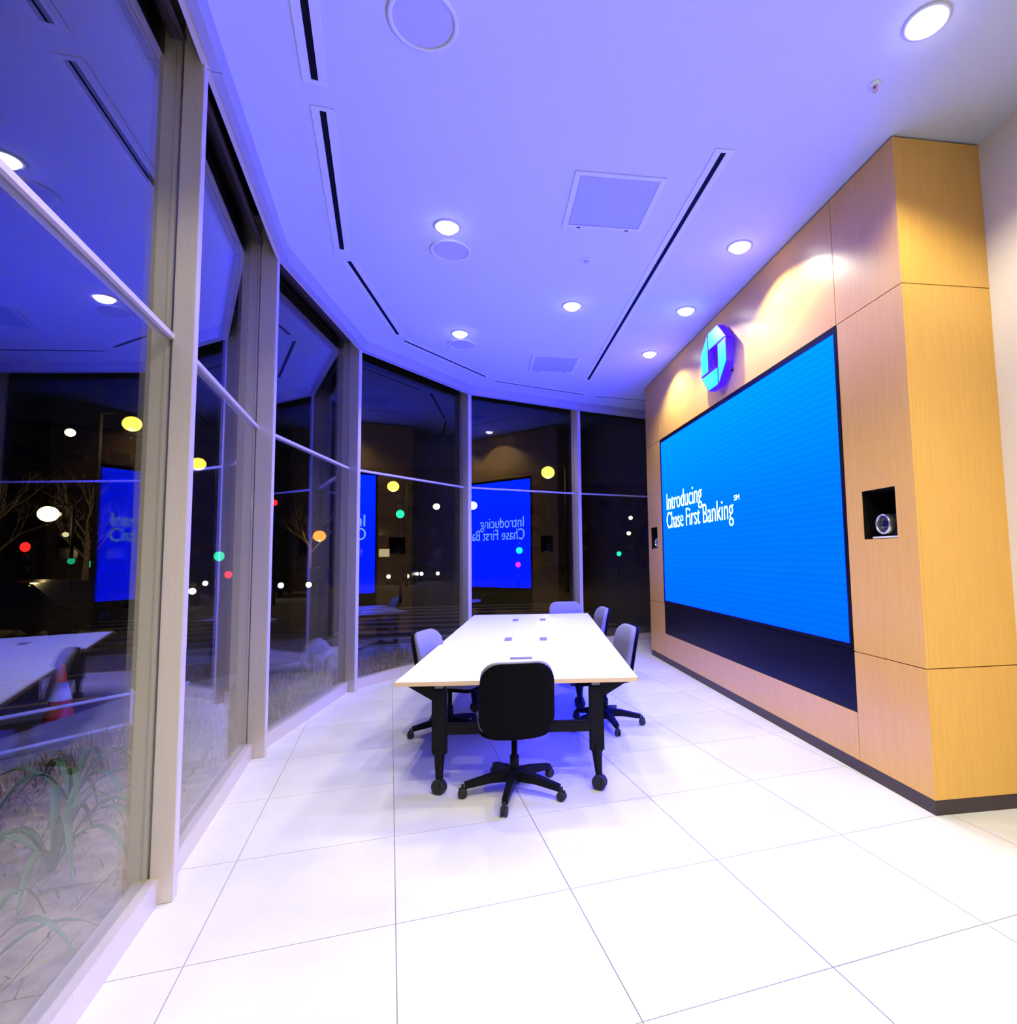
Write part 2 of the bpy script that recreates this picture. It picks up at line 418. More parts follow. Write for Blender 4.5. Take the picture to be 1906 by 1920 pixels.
# octagonal sign above the screen
LY, LZ, LH, LX = 5.60, 3.676, .325, W - .115
sg = empty('illuminated_sign', (W, LY, LZ - LH)); tag(sg, 'glowing cyan octagon emblem sign mounted on oak above the screen', 'sign')
s_, o_, gp = .355, .42, .035
pieces = [[(-s_, 1), (o_, 1), (1, s_ + gp * 1.0), (-s_, s_ + gp * 1.0)]]
for k in range(3): pieces.append([(y, -x) for x, y in pieces[-1]])
for pc in pieces:
    # local +x reads to the right, i.e. towards the camera (-Y); piece = lit face on a blue return
    q = [(LY - x * LH, LZ + z * LH) for x, z in pc]
    cy_, cz_ = sum(a for a, b in q) / 4, sum(b for a, b in q) / 4
    def slab(qq, x0, x1):
        bm = bmesh.new(); a = [bm.verts.new((x0, y, z)) for y, z in qq]; b = [bm.verts.new((x1, y, z)) for y, z in qq]
        bm.faces.new(a); bm.faces.new(b)
        for i in range(4): bm.faces.new((a[i], a[(i + 1) % 4], b[(i + 1) % 4], b[i]))
        return bm
    body = wchild('sign_segment', slab(q, LX, W - .03), M_['logoside'], sg)
    qi = [(cy_ + (y - cy_) * .90, cz_ + (z - cz_) * .90) for y, z in q]
    new_obj('lit_face', slab(qi, LX - .004, LX), M_['logoface'], body)
for a in (-.2, .2):
    for b in (-1, 1):
        bm = bmesh.new(); bx(bm, W - .03, W, LY + b * .67 * LH - .01, LY + b * .67 * LH + .01, LZ + a - .01, LZ + a + .01)
        wchild('standoff', bm, M_['blackmetal'], sg)

# cameras in the niches
for q, (y0, y1) in enumerate(NI):
    vc = empty('conference_camera', (W + .10, (y0 + y1) / 2, NZ0 + .004))
    tag(vc, ['round-lens camera in the black niche on the near side of the screen', 'round-lens camera in the black niche at the far side of the screen'][q], 'camera', 'cameras in the wall niches')
    bm = bmesh.new(); bx(bm, -.02, .12, -.15, .04, .015, .16); bmesh.ops.bevel(bm, geom=bm.edges[:], offset=.01, segments=2, affect='EDGES')
    new_obj('body', bm, M_['blackgloss'], vc)
    Mr = Matrix.Translation((-.02, .02, .095)) @ Matrix.Rotation(-math.pi / 2, 4, 'Y')
    bm = bmesh.new(); lathe(bm, [(.060, -.01), (.068, .0), (.068, .042), (.060, .046), (.056, .04), (.056, -.01)], 32, Mr)
    rg = new_obj('lens_ring', bm, M_['chrome'], vc, True)
    bm = bmesh.new(); lathe(bm, [(0, .034), (.02, .031), (.056, .020), (.056, .0), (0, 0)], 32, Mr)
    new_obj('lens', bm, M_['lens_glass'], rg, True)
    bm = bmesh.new(); bx(bm, -.088, .10, -.145, .085, .0, .012); new_obj('base_plate', bm, M_['topwhite'], vc)

# ================================================================== CEILING THINGS
def downlight(x, y, label, on=1.0, cone=138, col=SPOT_COL):
    o = empty('downlight', (x, y, H)); tag(o, label, 'downlight', 'recessed ceiling downlights')
    bm = bmesh.new(); lathe(bm, [(.082, -.001), (.082, -.010), (.098, -.010), (.108, -.004), (.108, .0)], 32); new_obj('trim_ring', bm, M_['white'], o, True)
    bm = bmesh.new(); lathe(bm, [(0, -.052), (.035, -.048), (.062, -.034), (.078, -.012), (.081, -.001)], 32); new_obj('lens', bm, M_['lamp'], o, True)  # lens domed so it looks round, the way bloom would show it
    ld = bpy.data.lights.new('downlight_beam', 'SPOT'); ld.energy = SPOT_W * on; ld.color = col; ld.spot_size = math.radians(cone); ld.spot_blend = .55; ld.shadow_soft_size = .022
    lo = bpy.data.objects.new('downlight_beam', ld); C.objects.link(lo); lo.parent = o; lo.location = (0, 0, -.07)
    return o
DL = [(-.259, 4.395, 'downlight beside the middle round ceiling speaker'), (-.234, 6.571, 'downlight beside the far round ceiling speaker'),
      (.982, 5.686, 'lone downlight midway between the two square ceiling hatches'), (2.255, 4.379, 'downlight by the oak wall on the near side of the glowing emblem'),
      (2.250, 5.658, 'downlight on the ceiling right above the glowing emblem'), (2.245, 6.975, 'downlight by the oak wall beyond the glowing emblem, farthest of its row'),
      (2.250, 2.31, 'dazzling downlight at the top right in front of the oak column'),
      (-.27, 2.28, 'downlight beside the nearest round ceiling speaker'), (-.28, .10, 'added unseen downlight over the window side behind the viewer'),
      (.98, 1.30, 'added unseen downlight over the open floor near the viewer'), (2.25, .25, 'added unseen downlight by the cream wall behind the viewer'), (.98, -1.4, 'added unseen downlight at the back of the room')]
for x, y, l in DL: downlight(x, y, l, 1.8 if y < 2.2 else 1.0, 136 if x > 2 else 126)   # added unseen lamps near the viewer, boosted to brighten floor and column
for k, (x, y, l) in enumerate([(-.275, 2.64, 'large round white ceiling speaker at the top edge of the view'), (-.252, 4.752, 'round white ceiling speaker, middle one of the row'), (-.222, 6.925, 'small round white ceiling speaker farthest along the row')]):
    o = empty('ceiling_speaker', (x, y, H)); tag(o, l, 'speaker', 'round ceiling speakers')
    bm = bmesh.new(); lathe(bm, [(.150, -.001), (.150, -.008), (.165, -.010), (.178, -.005), (.178, 0)], 40); new_obj('rim', bm, M_['white'], o, True)
    bm = bmesh.new(); lathe(bm, [(0, -.005), (.149, -.004), (.149, 0)], 40); new_obj('grille', bm, M_['grille'], o)
for k, (x, y, l) in enumerate([(1.0, 3.94, 'large square ceiling access hatch nearer the viewer'), (1.03, 7.52, 'square ceiling access hatch above the far end of the table')]):
    o = empty('access_hatch', (x, y, H)); tag(o, l, 'hatch', 'ceiling access hatches')
    bm = bmesh.new(); a, b = .332, .292
    for s1 in (-1, 1):
        bx(bm, -a, a, s1 * b if s1 > 0 else -a, a if s1 > 0 else -b, -.008, 0); bx(bm, s1 * b if s1 > 0 else -a, a if s1 > 0 else -b, -b, b, -.008, 0)
    new_obj('frame', bm, M_['white'], o)
    bm = bmesh.new(); bx(bm, -.285, .285, -.285, .285, -.005, 0); new_obj('door', bm, M_['panelwhite'], o)
    for xx in (-.2, .2):
        bm = bmesh.new(); bx(bm, xx - .015, xx + .015, .315, .325, -.011, -.004); new_obj('latch', bm, M_['black'], o)
def slot(p0, p1, label, wd=.066, bw=.019):
    d = Vector((p1[0] - p0[0], p1[1] - p0[1], 0)); L = d.length; a = math.atan2(d.y, d.x)
    o = empty('slot_diffuser', (p0[0], p0[1], H), a); tag(o, label, 'air diffuser', 'linear slot diffusers')
    bm = bmesh.new()
    bx(bm, -.03, L + .03, -wd, -bw, -.005, 0); bx(bm, -.03, L + .03, bw, wd, -.005, 0); bx(bm, -.03, 0, -bw, bw, -.005, 0); bx(bm, L, L + .03, -bw, bw, -.005, 0)
    new_obj('frame', bm, M_['white'], o)
    bm = bmesh.new(); bx(bm, 0, L, -bw, bw, -.0015, 0); new_obj('slot', bm, M_['black'], o)
for p0, p1, l in [((-.63, 1.45), (-.91, 3.072), 'black slot diffuser at the top edge, first along the windows'), ((-.926, 3.292), (-1.179, 4.84), 'black slot diffuser along the second window bay, both its ends in view'),
                  ((-1.165, 5.03), (-.969, 6.685), 'black slot diffuser slanting along the third window bay'), ((-.924, 6.863), (.085, 8.152), 'thin slot diffuser over the bay where crossing stripes show'),
                  ((.216, 8.345), (1.743, 8.925), 'thin slot diffuser along the far bay with the mirrored lettering'), ((1.932, 9.0), (3.2, 9.22), 'shortest slot diffuser tucked against the far end of the oak wall'),
                  ((1.62, 3.313), (1.637, 8.145), 'long straight slot diffuser running parallel to the oak wall')]: slot(p0, p1, l)
o = empty('sprinkler', (2.255, 2.693, H)); tag(o, 'tiny sprinkler head with a red bulb near the dazzling downlight', 'sprinkler')
bm = bmesh.new(); lathe(bm, [(0, -.012), (.02, -.012), (.036, -.004), (.036, 0)], 20); new_obj('escutcheon', bm, M_['white'], o)
bm = bmesh.new(); lathe(bm, [(0, -.035), (.007, -.033), (.007, -.012), (0, -.012)], 12); new_obj('bulb', bm, mat('red_bulb', (.7, .03, .02), .2), o)
bm = bmesh.new(); lathe(bm, [(0, -.04), (.016, -.039), (.016, -.036), (0, -.036)], 12); new_obj('deflector', bm, M_['chrome'], o)
o = empty('ceiling_sensor', (.968, 4.765, H)); tag(o, 'small white dome sensor on the ceiling beyond the large hatch', 'sensor')
bm = bmesh.new(); lathe(bm, [(.05, 0), (.05, -.006), (.042, -.010), (.03, -.010)], 24); new_obj('base_ring', bm, M_['white'], o)
bm = bmesh.new(); lathe(bm, [(0, -.026), (.016, -.022), (.028, -.010), (.028, 0)], 24); new_obj('dome', bm, M_['panelwhite'], o, True)

# ================================================================== TABLES
TC, TD = Vector((.238, 3.737, 0)), math.radians(6.45)
def make_table(label):
    o = empty('conference_table'); tag(o, label, 'table', 'white tables pushed end to end')
    hw, L = .80, 2.085
    box('tabletop', -hw + .002, hw - .002, .0025, L - .002, .716, .741, M_['topwhite'], o)
    bm = bmesh.new()
    bx(bm, -hw, hw, 0, .003, .7125, .7395); bx(bm, -hw, hw, L - .003, L, .7125, .7395); bx(bm, -hw, -hw + .003, 0, L, .7125, .7395); bx(bm, hw - .003, hw, 0, L, .7125, .7395)
    new_obj('edge_band', bm, M_['ply'], o)
    for y, s in ((.13, 1), (L - .13, -1)):
        box('cross_beam', -.53, .53, y - .022, y + .022, .365, .435, M_['blackmetal'], o, bev=.006)
        for x in (-.53, .53):
            bm = bmesh.new()
            bx(bm, x - .05, x + .05, y - .03, y + .03, .23, .675)
            bmesh.ops.bevel(bm, geom=bm.edges[:], offset=.012, segments=2, affect='EDGES')
            tube(bm, [(x, y, .26), (x + .002, y - .02 * s, .17), (x + .008, y - .05 * s, .075)], [.038, .03, .022], 12)
            lg = new_obj('leg', bm, M_['blackmetal'], o, False)
            bm = bmesh.new(); bx(bm, x - .028, x + .028, y - .025, y + .025, .672, .715); new_obj('flip_hinge', bm, M_['grommet'], lg)
            bm = bmesh.new()
            for xx in (-.024, .006): lathe(bm, [(0, 0), (.040, 0), (.049, .004), (.049, .016), (.040, .020), (0, .020)], 20, Matrix.Translation((x + .008, y - .06 * s, .049)) @ Matrix.Rotation(math.radians(68), 4, 'Z') @ Matrix.Translation((xx, 0, 0)) @ Matrix.Rotation(math.pi / 2, 4, 'Y'))
            bx(bm, x + .004, x + .012, y - .085 * s - .012, y - .085 * s + .012, .035, .085)
            new_obj('castor', bm, M_['rubber'], lg)
            sx = 1 if x > 0 else -1   # sloping top bracket
            bm = bmesh.new()
            v = [bm.verts.new(q) for q in ((x, y - .02, .56), (x + sx * .06, y - .02, .60), (x + sx * .23, y - .02, .700), (x + sx * .23, y - .02, .713), (x, y - .02, .713),
                                           (x, y + .02, .56), (x + sx * .06, y + .02, .60), (x + sx * .23, y + .02, .700), (x + sx * .23, y + .02, .713), (x, y + .02, .713))]
            bm.faces.new(v[:5]); bm.faces.new(v[5:])
            for i in range(5): bm.faces.new((v[i], v[(i + 1) % 5], v[5 + (i + 1) % 5], v[5 + i]))
            new_obj('bracket', bm, M_['blackmetal'], lg)
        box('top_rail', -.55, .55, y - .02, y + .02, .69, .7125, M_['blackmetal'], o)
    return o
Rt = Matrix.Rotation(-TD, 4, 'Z')
for k, l in enumerate(['white conference table nearest the viewer, with a dark tray slot', 'white conference table at the far end of the pair']):
    t = make_table(l); p_ = TC + Rt @ Vector((0, 2.088 * k, 0)); t.location = p_; t.rotation_euler = (0, 0, -TD)
    inv = (Matrix.Translation(p_) @ Rt).inverted()
    for (gx, gy) in ([(.27, 5.56), (.61, 5.50)] if k == 0 else [(.442, 7.19), (.79, 7.15)]):
        q = inv @ Vector((gx, gy, 0)); box('grommet', q.x - .035, q.x + .035, q.y - .11, q.y + .11, .741, .7435, M_['grommet'], t)
    if k == 0:
        q = inv @ Vector((.32, 4.50, 0)); box('cable_tray_lid', q.x - .088, q.x + .088, q.y - .035, q.y + .035, .741, .748, M_['grommet'], t, bev=.003)

# ================================================================== CHAIRS
def make_chair():
    o = empty('task_chair')
    rec = math.radians(11)
    def back_def(y0, zc):
        def f(x, y, z):
            zz = z
            yy = y + .55 * x * x - .045 * max(0, (zz - .10)) / .12 * max(0, (zz - .10)) - .9 * max(0, zz - .12) ** 2
            return Vector((x, y0 + yy * math.cos(rec) - zz * math.sin(rec), zc + zz * math.cos(rec)))
        return f
    bm = bmesh.new(); pillow(bm, .47, .47, .055, .105, back_def(-.205, .665), taper=-.06); new_obj('backrest', bm, M_['fabric'], o, True)
    bm = bmesh.new(); pillow(bm, .478, .49, .030, .13, back_def(-.243, .652), taper=-.06); new_obj('back_shell', bm, M_['shell'], o, True)
    def seat_def(x, y, z):   # outline (x,z) -> lying flat
        return Vector((x, z + .03, .455 + y * 1.0 + .35 * x * x * 1.0 - .35 * max(0, z - .12) ** 1.5))
    bm = bmesh.new(); pillow(bm, .48, .48, .065, .11, seat_def); new_obj('seat', bm, M_['fabric'], o, True)
    bm = bmesh.new(); pillow(bm, .46, .46, .03, .11, lambda x, y, z: seat_def(x, y, z) - Vector((0, 0, .045))); new_obj('seat_shell', bm, M_['shell'], o, True)
    bm = bmesh.new(); tube(bm, [(0, -.05, .41), (0, -.16, .402), (0, -.195, .45), (0, -.215, .54)], .026, 6, sq=(1.6, .6)); new_obj('back_bracket', bm, M_['blackmetal'], o)
    bm = bmesh.new(); bx(bm, -.09, .09, -.10, .12, .375, .42); bmesh.ops.bevel(bm, geom=bm.edges[:], offset=.015, segments=2, affect='EDGES'); new_obj('tilt_mechanism', bm, M_['blackmetal'], o)
    bm = bmesh.new(); lathe(bm, [(0, .12), (.030, .12), (.030, .24), (.019, .245), (.019, .38), (0, .38)], 20); new_obj('gas_column', bm, M_['blackmetal'], o, True)
    bm = bmesh.new(); lathe(bm, [(0, .06), (.03, .06), (.046, .085), (.046, .145), (.034, .155), (0, .155)], 20); new_obj('base_hub', bm, M_['blackmetal'], o, True)
    for k in range(5):
        a = math.radians(90 + 72 * k); d = Vector((math.cos(a), math.sin(a), 0)); sd = Vector((-d.y, d.x, 0))
        bm = bmesh.new()
        tube(bm, [d * .03 + Vector((0, 0, .118)), d * .16 + Vector((0, 0, .108)), d * .325 + Vector((0, 0, .078))], [.030, .023, .017], 6, sq=(1., 1.1))
        arm = new_obj('base_leg', bm, M_['blackmetal'], o)
        bm = bmesh.new(); c = d * .338
        for s1 in (-.021, .005): lathe(bm, [(0, 0), (.024, 0), (.030, .004), (.030, .012), (.024, .016), (0, .016)], 16, Matrix.Translation(c + sd * s1 + Vector((0, 0, .030))) @ Matrix.Rotation(a + math.pi / 2, 4, 'Z') @ Matrix.Rotation(math.pi / 2, 4, 'Y'))
        tube(bm, [c + Vector((0, 0, .035)), c + Vector((0, 0, .085))], .010, 8)
        bx(bm, -.022, .024, -.006, .006, .035, .066, Matrix.Translation(c) @ Matrix.Rotation(a, 4, 'Z'))
        new_obj('castor', bm, M_['rubber'], arm)
    return o
proto = make_chair()
CH = [((.22, 3.80), 2, 'black-backed swivel chair at the near end of the table, its back to the viewer', 92),
      ((-.27, 5.14), -112, 'grey swivel chair alone on the window side of the table', 0),
      ((1.13, 5.12), 94, 'grey swivel chair on the screen side of the table, nearer one of two', 20),
      ((1.30, 6.96), 93, 'grey swivel chair on the screen side of the table, farther one of two', 50),
      ((1.185, 7.74), 176, 'grey swivel chair at the far end of the table facing the viewer', 10)]
for k, ((x, y), rz, lab, spin) in enumerate(CH):
    c = proto if k == 0 else copy_tree(proto)
    c.location = (x, y, 0); c.rotation_euler = (0, 0, math.radians(rz)); tag(c, lab, 'chair', 'swivel chairs around the tables')
    for ch in c.children:     # the base swivels on its own
        if ch.name.split('.')[0] in ('base_leg', 'base_hub'): ch.rotation_euler = (0, 0, math.radians(spin))

# ================================================================== OUTSIDE
bm = bmesh.new(); bx(bm, -90, 90, -60, 120, -.55, -.30); tag(new_obj('ground', bm, M_['asphalt']), kind='structure')
def ring_poly(d): return off_line(N, -d) + [(XR + 6, 9.98 + d), (XR + 6, -3.05), ]
bm = bmesh.new(); prism(bm, ring_poly(3.1), -.30, -.15); tag(new_obj('sidewalk', bm, M_['walk']), kind='structure')
bm = bmesh.new(); prism(bm, ring_poly(2.0), -.15, -.085); tag(new_obj('planting_bed', bm, M_['soil']), kind='structure')
# zebra crossing beyond the bend of the windows
for k in range(9):
    y = 12.2 + k * 1.15
    box('crossing_stripe', -3.4 - .10 * k, 3.6, y, y + .42, -.30, -.292, M_['paint']).__setitem__('kind', 'structure')
for k, (a, b) in enumerate([((-9.5, 9.0), (-4.9, 11.2)), ((-10.5, 6.2), (-5.2, 8.7))]):
    v = Vector(b) - Vector(a); ang = math.atan2(v.y, v.x)
    o = box('lane_line', 0, v.length, -.06, .06, 0, .006, M_['yellowpaint']); o.location = (a[0], a[1], -.30); o.rotation_euler = (0, 0, ang); tag(o, kind='structure')

# dry grass in the bed (uncountable)
bm = bmesh.new(); rnd = random.Random(3)
GL1 = off_line(N, -.34); GL2 = off_line(N, -1.85)
def bed_point(k, t, s):
    a = Vector(GL1[k]).lerp(Vector(GL1[k + 1]), t); b = Vector(GL2[k]).lerp(Vector(GL2[k + 1]), t); return a.lerp(b, s)
for n in range(3800):
    k = rnd.choice((4, 4, 4, 4, 5, 5, 3, 3, 6, 2)); p_ = bed_point(k, rnd.random(), rnd.random() ** .8)
    hgt = rnd.uniform(.05, .20) * (1.0 if k >= 4 else .45); a = rnd.uniform(0, 6.28); wd = rnd.uniform(.004, .008); ln = rnd.uniform(.02, .10)
    d = Vector((math.cos(a), math.sin(a), 0)); s = Vector((-d.y, d.x, 0)) * wd; b0 = Vector((p_.x, p_.y, -.09))
    v = [bm.verts.new(q) for q in (b0 - s, b0 + s, b0 + d * ln * .4 + s * .7 + Vector((0, 0, hgt * .6)), b0 + d * ln * .4 - s * .7 + Vector((0, 0, hgt * .6)), b0 + d * ln + Vector((0, 0, hgt)))]
    bm.faces.new(v[:4]); bm.faces.new((v[3], v[2], v[4]))
tag(new_obj('grass', bm, M_['drygrass']), 'short dry grass growing in the bed outside the windows', 'grass', kind='stuff')
# broad-leaved plants near the first bay
def leafy(x, y, sc, n, label, seed):
    o = empty('leafy_plant', (x, y, -.09)); tag(o, label, 'plant', 'leafy plants outside the first window'); r = random.Random(seed)
    for k in range(n):
        a = 6.283 * k / n + r.uniform(-.25, .25); L = r.uniform(.32, .62) * sc; up = r.uniform(.22, .42) * sc; wd = r.uniform(.016, .026) * sc
        d = Vector((math.cos(a), math.sin(a), 0)); s = Vector((-d.y, d.x, 0)); bm = bmesh.new(); rows = []
        for i in range(8):
            t = i / 7; p_ = d * (L * t) + Vector((0, 0, up * (1 - (1.55 * t - .85) ** 2 / .7225) if t > .0 else 0)); p_.z = max(p_.z, .01)
            ww = wd * math.sin(math.pi * min(.97, .12 + .85 * t)) + .002
            rows.append([bm.verts.new(p_ - s * ww), bm.verts.new(p_ - Vector((0, 0, ww * .5))), bm.verts.new(p_ + s * ww)])
        for A, B in zip(rows[:-1], rows[1:]):
            bm.faces.new((A[0], A[1], B[1], B[0])); bm.faces.new((A[1], A[2], B[2], B[1]))
        new_obj('leaf', bm, M_['leaf'], o, True)
leafy(-2.25, 3.45, .95, 13, 'arching green plant outside the first window, the larger clump by the mullion', 1)
leafy(-2.75, 4.35, .9, 11, 'arching green plant outside the first window, the clump farther out', 2)
leafy(-1.95, 2.55, .7, 10, 'arching green plant outside the first window, the lowest clump in view', 5)
# boulders
def boulder(x, y, sx, sy, sz, label, seed):
    bm = bmesh.new(); bmesh.ops.create_icosphere(bm, subdivisions=3, radius=1); r = random.Random(seed)
    ph = [r.uniform(0, 6) for _ in range(6)]
    for v in bm.verts:
        c = v.co.copy(); k = 1 + .16 * math.sin(3 * c.x + ph[0]) * math.sin(3.4 * c.y + ph[1]) + .12 * math.sin(5 * c.z + 4 * c.x + ph[2]) + .06 * math.sin(9 * c.y + 7 * c.z + ph[3])
        v.co = Vector((c.x * sx * k, c.y * sy * k, c.z * sz * k))
    o = new_obj('boulder', bm, M_['rock'], None, True); o.location = (x, y, -.12 + sz * .55); o.rotation_euler = (0, 0, r.uniform(0, 3)); tag(o, label, 'boulder', 'boulders outside the third bay')
boulder(-2.40, 9.0, .34, .28, .27, 'pale rounded boulder outside the third window bay, the wider of the pair', 4)
boulder(-2.02, 8.45, .17, .15, .22, 'pale upright boulder outside the third window bay, right of the wider one', 9)
# traffic cone
o = empty('traffic_cone', (-4.75, 7.25, -.30)); tag(o, 'orange traffic cone with a white collar standing on the street', 'cone')
bm = bmesh.new(); lathe(bm, [(.15, .04), (.11, .22), (.025, .70), (0, .70)], 24); new_obj('cone_body', bm, M_['orange'], o, True)
bm = bmesh.new(); lathe(bm, [(.112, .30), (.106, .30), (.062, .50), (.068, .50)], 24); new_obj('reflective_collar', bm, M_['conewhite'], o, True)
bm = bmesh.new(); bx(bm, -.19, .19, -.19, .19, 0, .04); new_obj('base_plate', bm, M_['blackmetal'], o)
# low barrier rail by the cone
o = empty('barrier_rail', (-4.1, 5.6, -.30), math.radians(52)); tag(o, 'low grey metal barrier with two rails in front of the cone', 'barrier')
for z in (.52, .22):
    bm = bmesh.new(); tube(bm, [(-1.3, 0, z), (1.5, 0, z)], .018, 8); new_obj('rail', bm, M_['rail'], o)
for x in (-.85, .95):
    bm = bmesh.new(); tube(bm, [(x, 0, 0), (x, 0, .56)], .022, 8); new_obj('post', bm, M_['rail'], o)

# street lamps
def street_lamp(x, y, z, label, m, r=.26, light=0., side=1):
    o = empty('street_lamp', (x + side * .9, y, -.30)); tag(o, label, 'street lamp', 'street lamps outside'); zz = z + .30
    bm = bmesh.new(); lathe(bm, [(.13, 0), (.11, .3), (.075, .5), (.05, zz + .35), (0, zz + .35)], 12); new_obj('pole', bm, M_['pole'], o)
    bm = bmesh.new(); tube(bm, [(0, 0, zz + .3), (-side * .5, 0, zz + .38), (-side * .9, 0, zz + .24)], .035, 8); new_obj('arm', bm, M_['pole'], o)
    bm = bmesh.new(); lathe(bm, [(0, r * 1.35), (r * .35, r * 1.2), (r * .5, r * .86), (0, r * .86)], 16, Matrix.Translation((-side * .9, 0, zz))); hd = new_obj('cap', bm, M_['pole'], o, True)
    bm = bmesh.new(); lathe(bm, [(r * math.sin(math.pi * q / 10), r * .9 * math.cos(math.pi * q / 10)) for q in range(11)], 16, Matrix.Translation((-side * .9, 0, zz))); new_obj('globe', bm, m, hd, True)  # globe enlarged to stand in for the glow around the lamp
    if light:
        ld = bpy.data.lights.new('street_light', 'POINT'); ld.energy = light; ld.color = (1, .72, .28); ld.shadow_soft_size = .02
        lo = bpy.data.objects.new('street_light', ld); C.objects.link(lo); lo.parent = o; lo.location = (-side * .9, 0, zz - .45)
for x, y, z, l, m, r, li, sd in [
    (-10.9, 19.1, 5.92, 'yellow street lamp high in the first window, brightest there', 'sodium', .26, 166, -1),
    (-22.1, 33.4, 8.65, 'small distant street lamp high at the left of the first window', 'warmwhite', .24, 0, -1),
    (-16.96, 24.7, 3.51, 'glaring whitish street lamp among bare branches in the first window', 'warmwhite', .34, 140, 1),
    (-14.4, 30.8, 6.56, 'yellow street lamp half hidden by the first thick mullion', 'sodium', .36, 100, 1),
    (-5.67, 37.6, 6.29, 'yellow street lamp seen just under the crossbar of the fourth bay', 'sodium', .38, 133, 1),
    (-4.57, 59.8, 6.96, 'faint distant street lamp to the right in the fourth bay', 'warmwhite', .36, 0, 1),
    (3.42, 27.8, 5.80, 'big yellow street lamp above the crossbar beside the mirrored screen', 'sodium', .34, 166, 1),
    (-.59, 45.0, 5.70, 'white street lamp shining through the mirrored screen', 'warmwhite', .36, 0, 1),
    (-10.5, 38.6, 3.10, 'orange street lamp low behind the third bay', 'amber', .40, 100, 1),
    (16.0, 57.8, 5.54, 'pinpoint street lamp, upper one beside the oak wall end', 'warmwhite', .22, 0, 1),
    (18.4, 67.5, 4.27, 'pinpoint street lamp, lower one beside the oak wall end', 'warmwhite', .26, 0, 1)]: street_lamp(x, y, z, l, M_[m], r, li, sd)
# traffic signals
def signal(x, y, z, lit, label, r=.14):
    o = empty('traffic_signal', (x, y, -.30)); tag(o, label, 'traffic light', 'traffic signals outside'); zz = z + .30
    k = {'red': 2, 'amber': 1, 'green': 0}[lit]; zc = [zz + (i - k) * .36 for i in range(3)]     # green at the bottom
    bm = bmesh.new(); tube(bm, [(0, .16, 0), (0, .16, zc[2] + .1)], .055, 10); new_obj('pole', bm, M_['pole'], o)
    bm = bmesh.new(); bx(bm, -.19, .19, -.06, .12, zc[0] - .22, zc[2] + .22); bmesh.ops.bevel(bm, geom=bm.edges[:], offset=.03, segments=2, affect='EDGES'); hs = new_obj('housing', bm, M_['pole'], o)
    for i, nm in enumerate(('green', 'amber', 'red')):
        bm = bmesh.new(); lathe(bm, [(r, 0), (r * .8, .04), (0, .06)], 16, Matrix.Translation((0, -.06, zc[i])) @ Matrix.Rotation(math.pi / 2, 4, 'X'))
        new_obj('signal_lens', bm, M_[nm] if i == k else M_['signoff'], hs, True)
for a in [(-13.93, 19.5, 2.07, 'red', 'red traffic light at the far left of the first window', .15), (-10.25, 23.9, 1.74, 'green', 'green traffic light seen through the second bay', .20),
          (-3.29, 23.8, 3.39, 'green', 'green traffic light under the crossbar in the fourth bay', .17), (2.35, 33.9, 1.93, 'green', 'green traffic light shining through the mirrored screen', .20),
          (12.26, 48.5, 1.69, 'green', 'small green traffic light beside the oak wall end', .22), (-8.49, 24.6, 3.94, 'red', 'red traffic light at the left edge of the third bay', .13),
          (-21.1, 34.0, 1.47, 'green', 'small green traffic light left of the mirrored lettering in the first window', .17), (-9.6, 23.2, 1.02, 'red', 'red traffic light low in the second bay beneath the green one', .14),
          (2.18, 32.5, 1.09, 'red', 'red traffic light low inside the mirrored screen', .15)]: signal(*a)
# cars
def car(x, y, rz, label, front=True, m=None):
    o = empty('car', (x, y, -.30), math.radians(rz)); tag(o, label, 'car', 'cars on the street')
    def body(pts, hw, nm, mm, sh=0):
        bm = bmesh.new(); a = [bm.verts.new((-hw, p_, q)) for p_, q in pts]; b = [bm.verts.new((hw, p_, q)) for p_, q in pts]
        bm.faces.new(a); bm.faces.new(b); n = len(pts)
        for i in range(n): bm.faces.new((a[i], a[(i + 1) % n], b[(i + 1) % n], b[i]))
        bmesh.ops.bevel(bm, geom=bm.edges[:], offset=.05, segments=2, affect='EDGES'); return new_obj(nm, bm, mm, o)
    body([(-2.2, .30), (-2.2, .68), (-2.05, .80), (-1.0, .92), (1.5, .95), (2.15, .88), (2.2, .35)], .90, 'body', M_['carpaint'])
    body([(-1.05, .90), (-.35, 1.40), (.95, 1.44), (1.75, .93)], .76, 'cabin', M_['windark'])
    for xx in (-.80, .80):
        for yy in (-1.35, 1.35):
            bm = bmesh.new(); lathe(bm, [(0, -.1), (.28, -.1), (.33, -.07), (.33, .07), (.28, .1), (0, .1)], 18, Matrix.Translation((xx, yy, .33)) @ Matrix.Rotation(math.pi / 2, 4, 'Y')); new_obj('wheel', bm, M_['rubber'], o)
        bm = bmesh.new(); lathe(bm, [(.13, 0), (.10, .05), (0, .07)], 14, Matrix.Translation((xx * .78, -2.2, .62)) @ Matrix.Rotation(math.pi / 2, 4, 'X')); new_obj('headlight', bm, M_['white_l'] if front else M_['signoff'], o, True)
for a in [(-5.6, 41.8, 0, 'oncoming car with both headlights on in the fourth bay, left one'), (-4.1, 47.2, 4, 'oncoming car with headlights in the fourth bay, right and farther'),
          (-9.3, 31.2, 8, 'car with headlights low in the third bay'), (-16.6, 35.6, 22, 'car with headlights low in the second bay'),
          (-13.3, 26.9, 25, 'car with headlights behind the mirrored lettering of the first window')]: car(*a)
car(-10.6, 15.6, 75, 'dark parked car without lights, left in the first window', False)
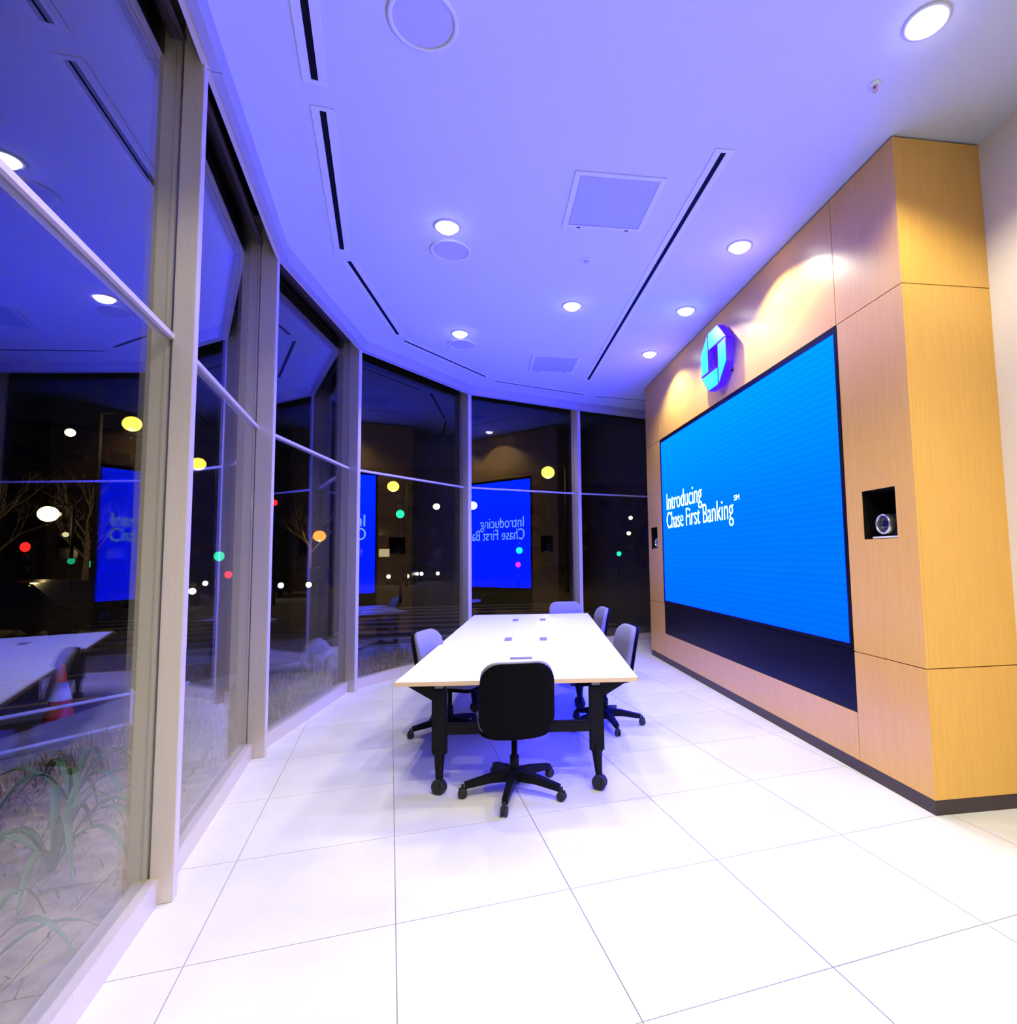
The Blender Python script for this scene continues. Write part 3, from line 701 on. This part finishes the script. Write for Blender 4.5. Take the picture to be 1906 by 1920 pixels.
# bare trees
def tree(x, y, hgt, label, seed):
    o = empty('bare_tree', (x, y, -.31)); tag(o, label, 'tree', 'bare street trees'); r = random.Random(seed)
    bm = bmesh.new(); tube(bm, [(0, 0, 0), (.05, .03, hgt * .3), (.0, .06, hgt * .55)], [.16, .12, .08], 8); new_obj('trunk', bm, M_['bark'], o, True)
    bm = bmesh.new()
    def grow(p_, d, L, rad, lv):
        q = p_ + d * L; mid = p_ + d * L * .5 + Vector((r.uniform(-1, 1), r.uniform(-1, 1), r.uniform(-.5, .5))) * L * .06
        tube(bm, [p_, mid, q], [rad, rad * .8, rad * .55], 4, cap=False)
        if lv:
            for _ in range(3):
                nd = (d + Vector((r.uniform(-.8, .8), r.uniform(-.8, .8), r.uniform(-.2, .6)))).normalized(); grow(p_.lerp(q, r.uniform(.5, 1)), nd, L * r.uniform(.6, .8), rad * .5, lv - 1)
    for k in range(7):
        a = 6.283 * k / 7; grow(Vector((0, .04, hgt * r.uniform(.32, .55))), Vector((math.cos(a) * .7, math.sin(a) * .7, .8)).normalized(), hgt * .24, .05, 3)
    new_obj('branches', bm, M_['bark'], o)
tree(-17.9, 28.4, 6.0, 'bare tree lit by the glaring lamp in the first window', 1)
tree(-21.2, 27.6, 6.5, 'bare tree left of the glaring lamp in the first window', 2)
tree(-11.4, 39.6, 6.0, 'bare tree by the orange lamp in the third bay', 3)
# far buildings
def building(x, y, wd, dp, hg, rz, label, wins, seed):
    o = empty('building', (x, y, -.30), math.radians(rz)); tag(o, label, 'building', 'dark buildings across the street'); r = random.Random(seed)
    bm = bmesh.new(); bx(bm, -wd / 2, wd / 2, 0, dp, 0, hg); new_obj('walls', bm, M_['facade'], o)
    bm = bmesh.new(); bx(bm, -wd / 2 - .2, wd / 2 + .2, -.2, dp + .2, hg, hg + .5); new_obj('parapet', bm, M_['pole'], o)
    nx, nz = wins
    for i in range(nx):
        for j in range(nz):
            cx_ = -wd / 2 + wd * (i + .5) / nx; cz_ = 1.2 + (hg - 2) * (j + .5) / nz
            f = box('window', cx_ - .75, cx_ + .75, -.06, .02, cz_ - .6, cz_ + .6, M_['pole'], o)
            box('window_glass', cx_ - .65, cx_ + .65, -.08, -.05, cz_ - .5, cz_ + .5, M_['winlit'] if r.random() < .07 else M_['windark'], f)
building(-34, 58, 30, 10, 14, 32, 'wide dark building across the street behind the first windows', (9, 4), 4)
building(-4, 74, 26, 10, 13, 4, 'dark building with few lit windows behind the fourth bay', (8, 4), 6)
building(26, 78, 26, 10, 12, -18, 'dark building beyond the end of the oak wall', (8, 3), 8)
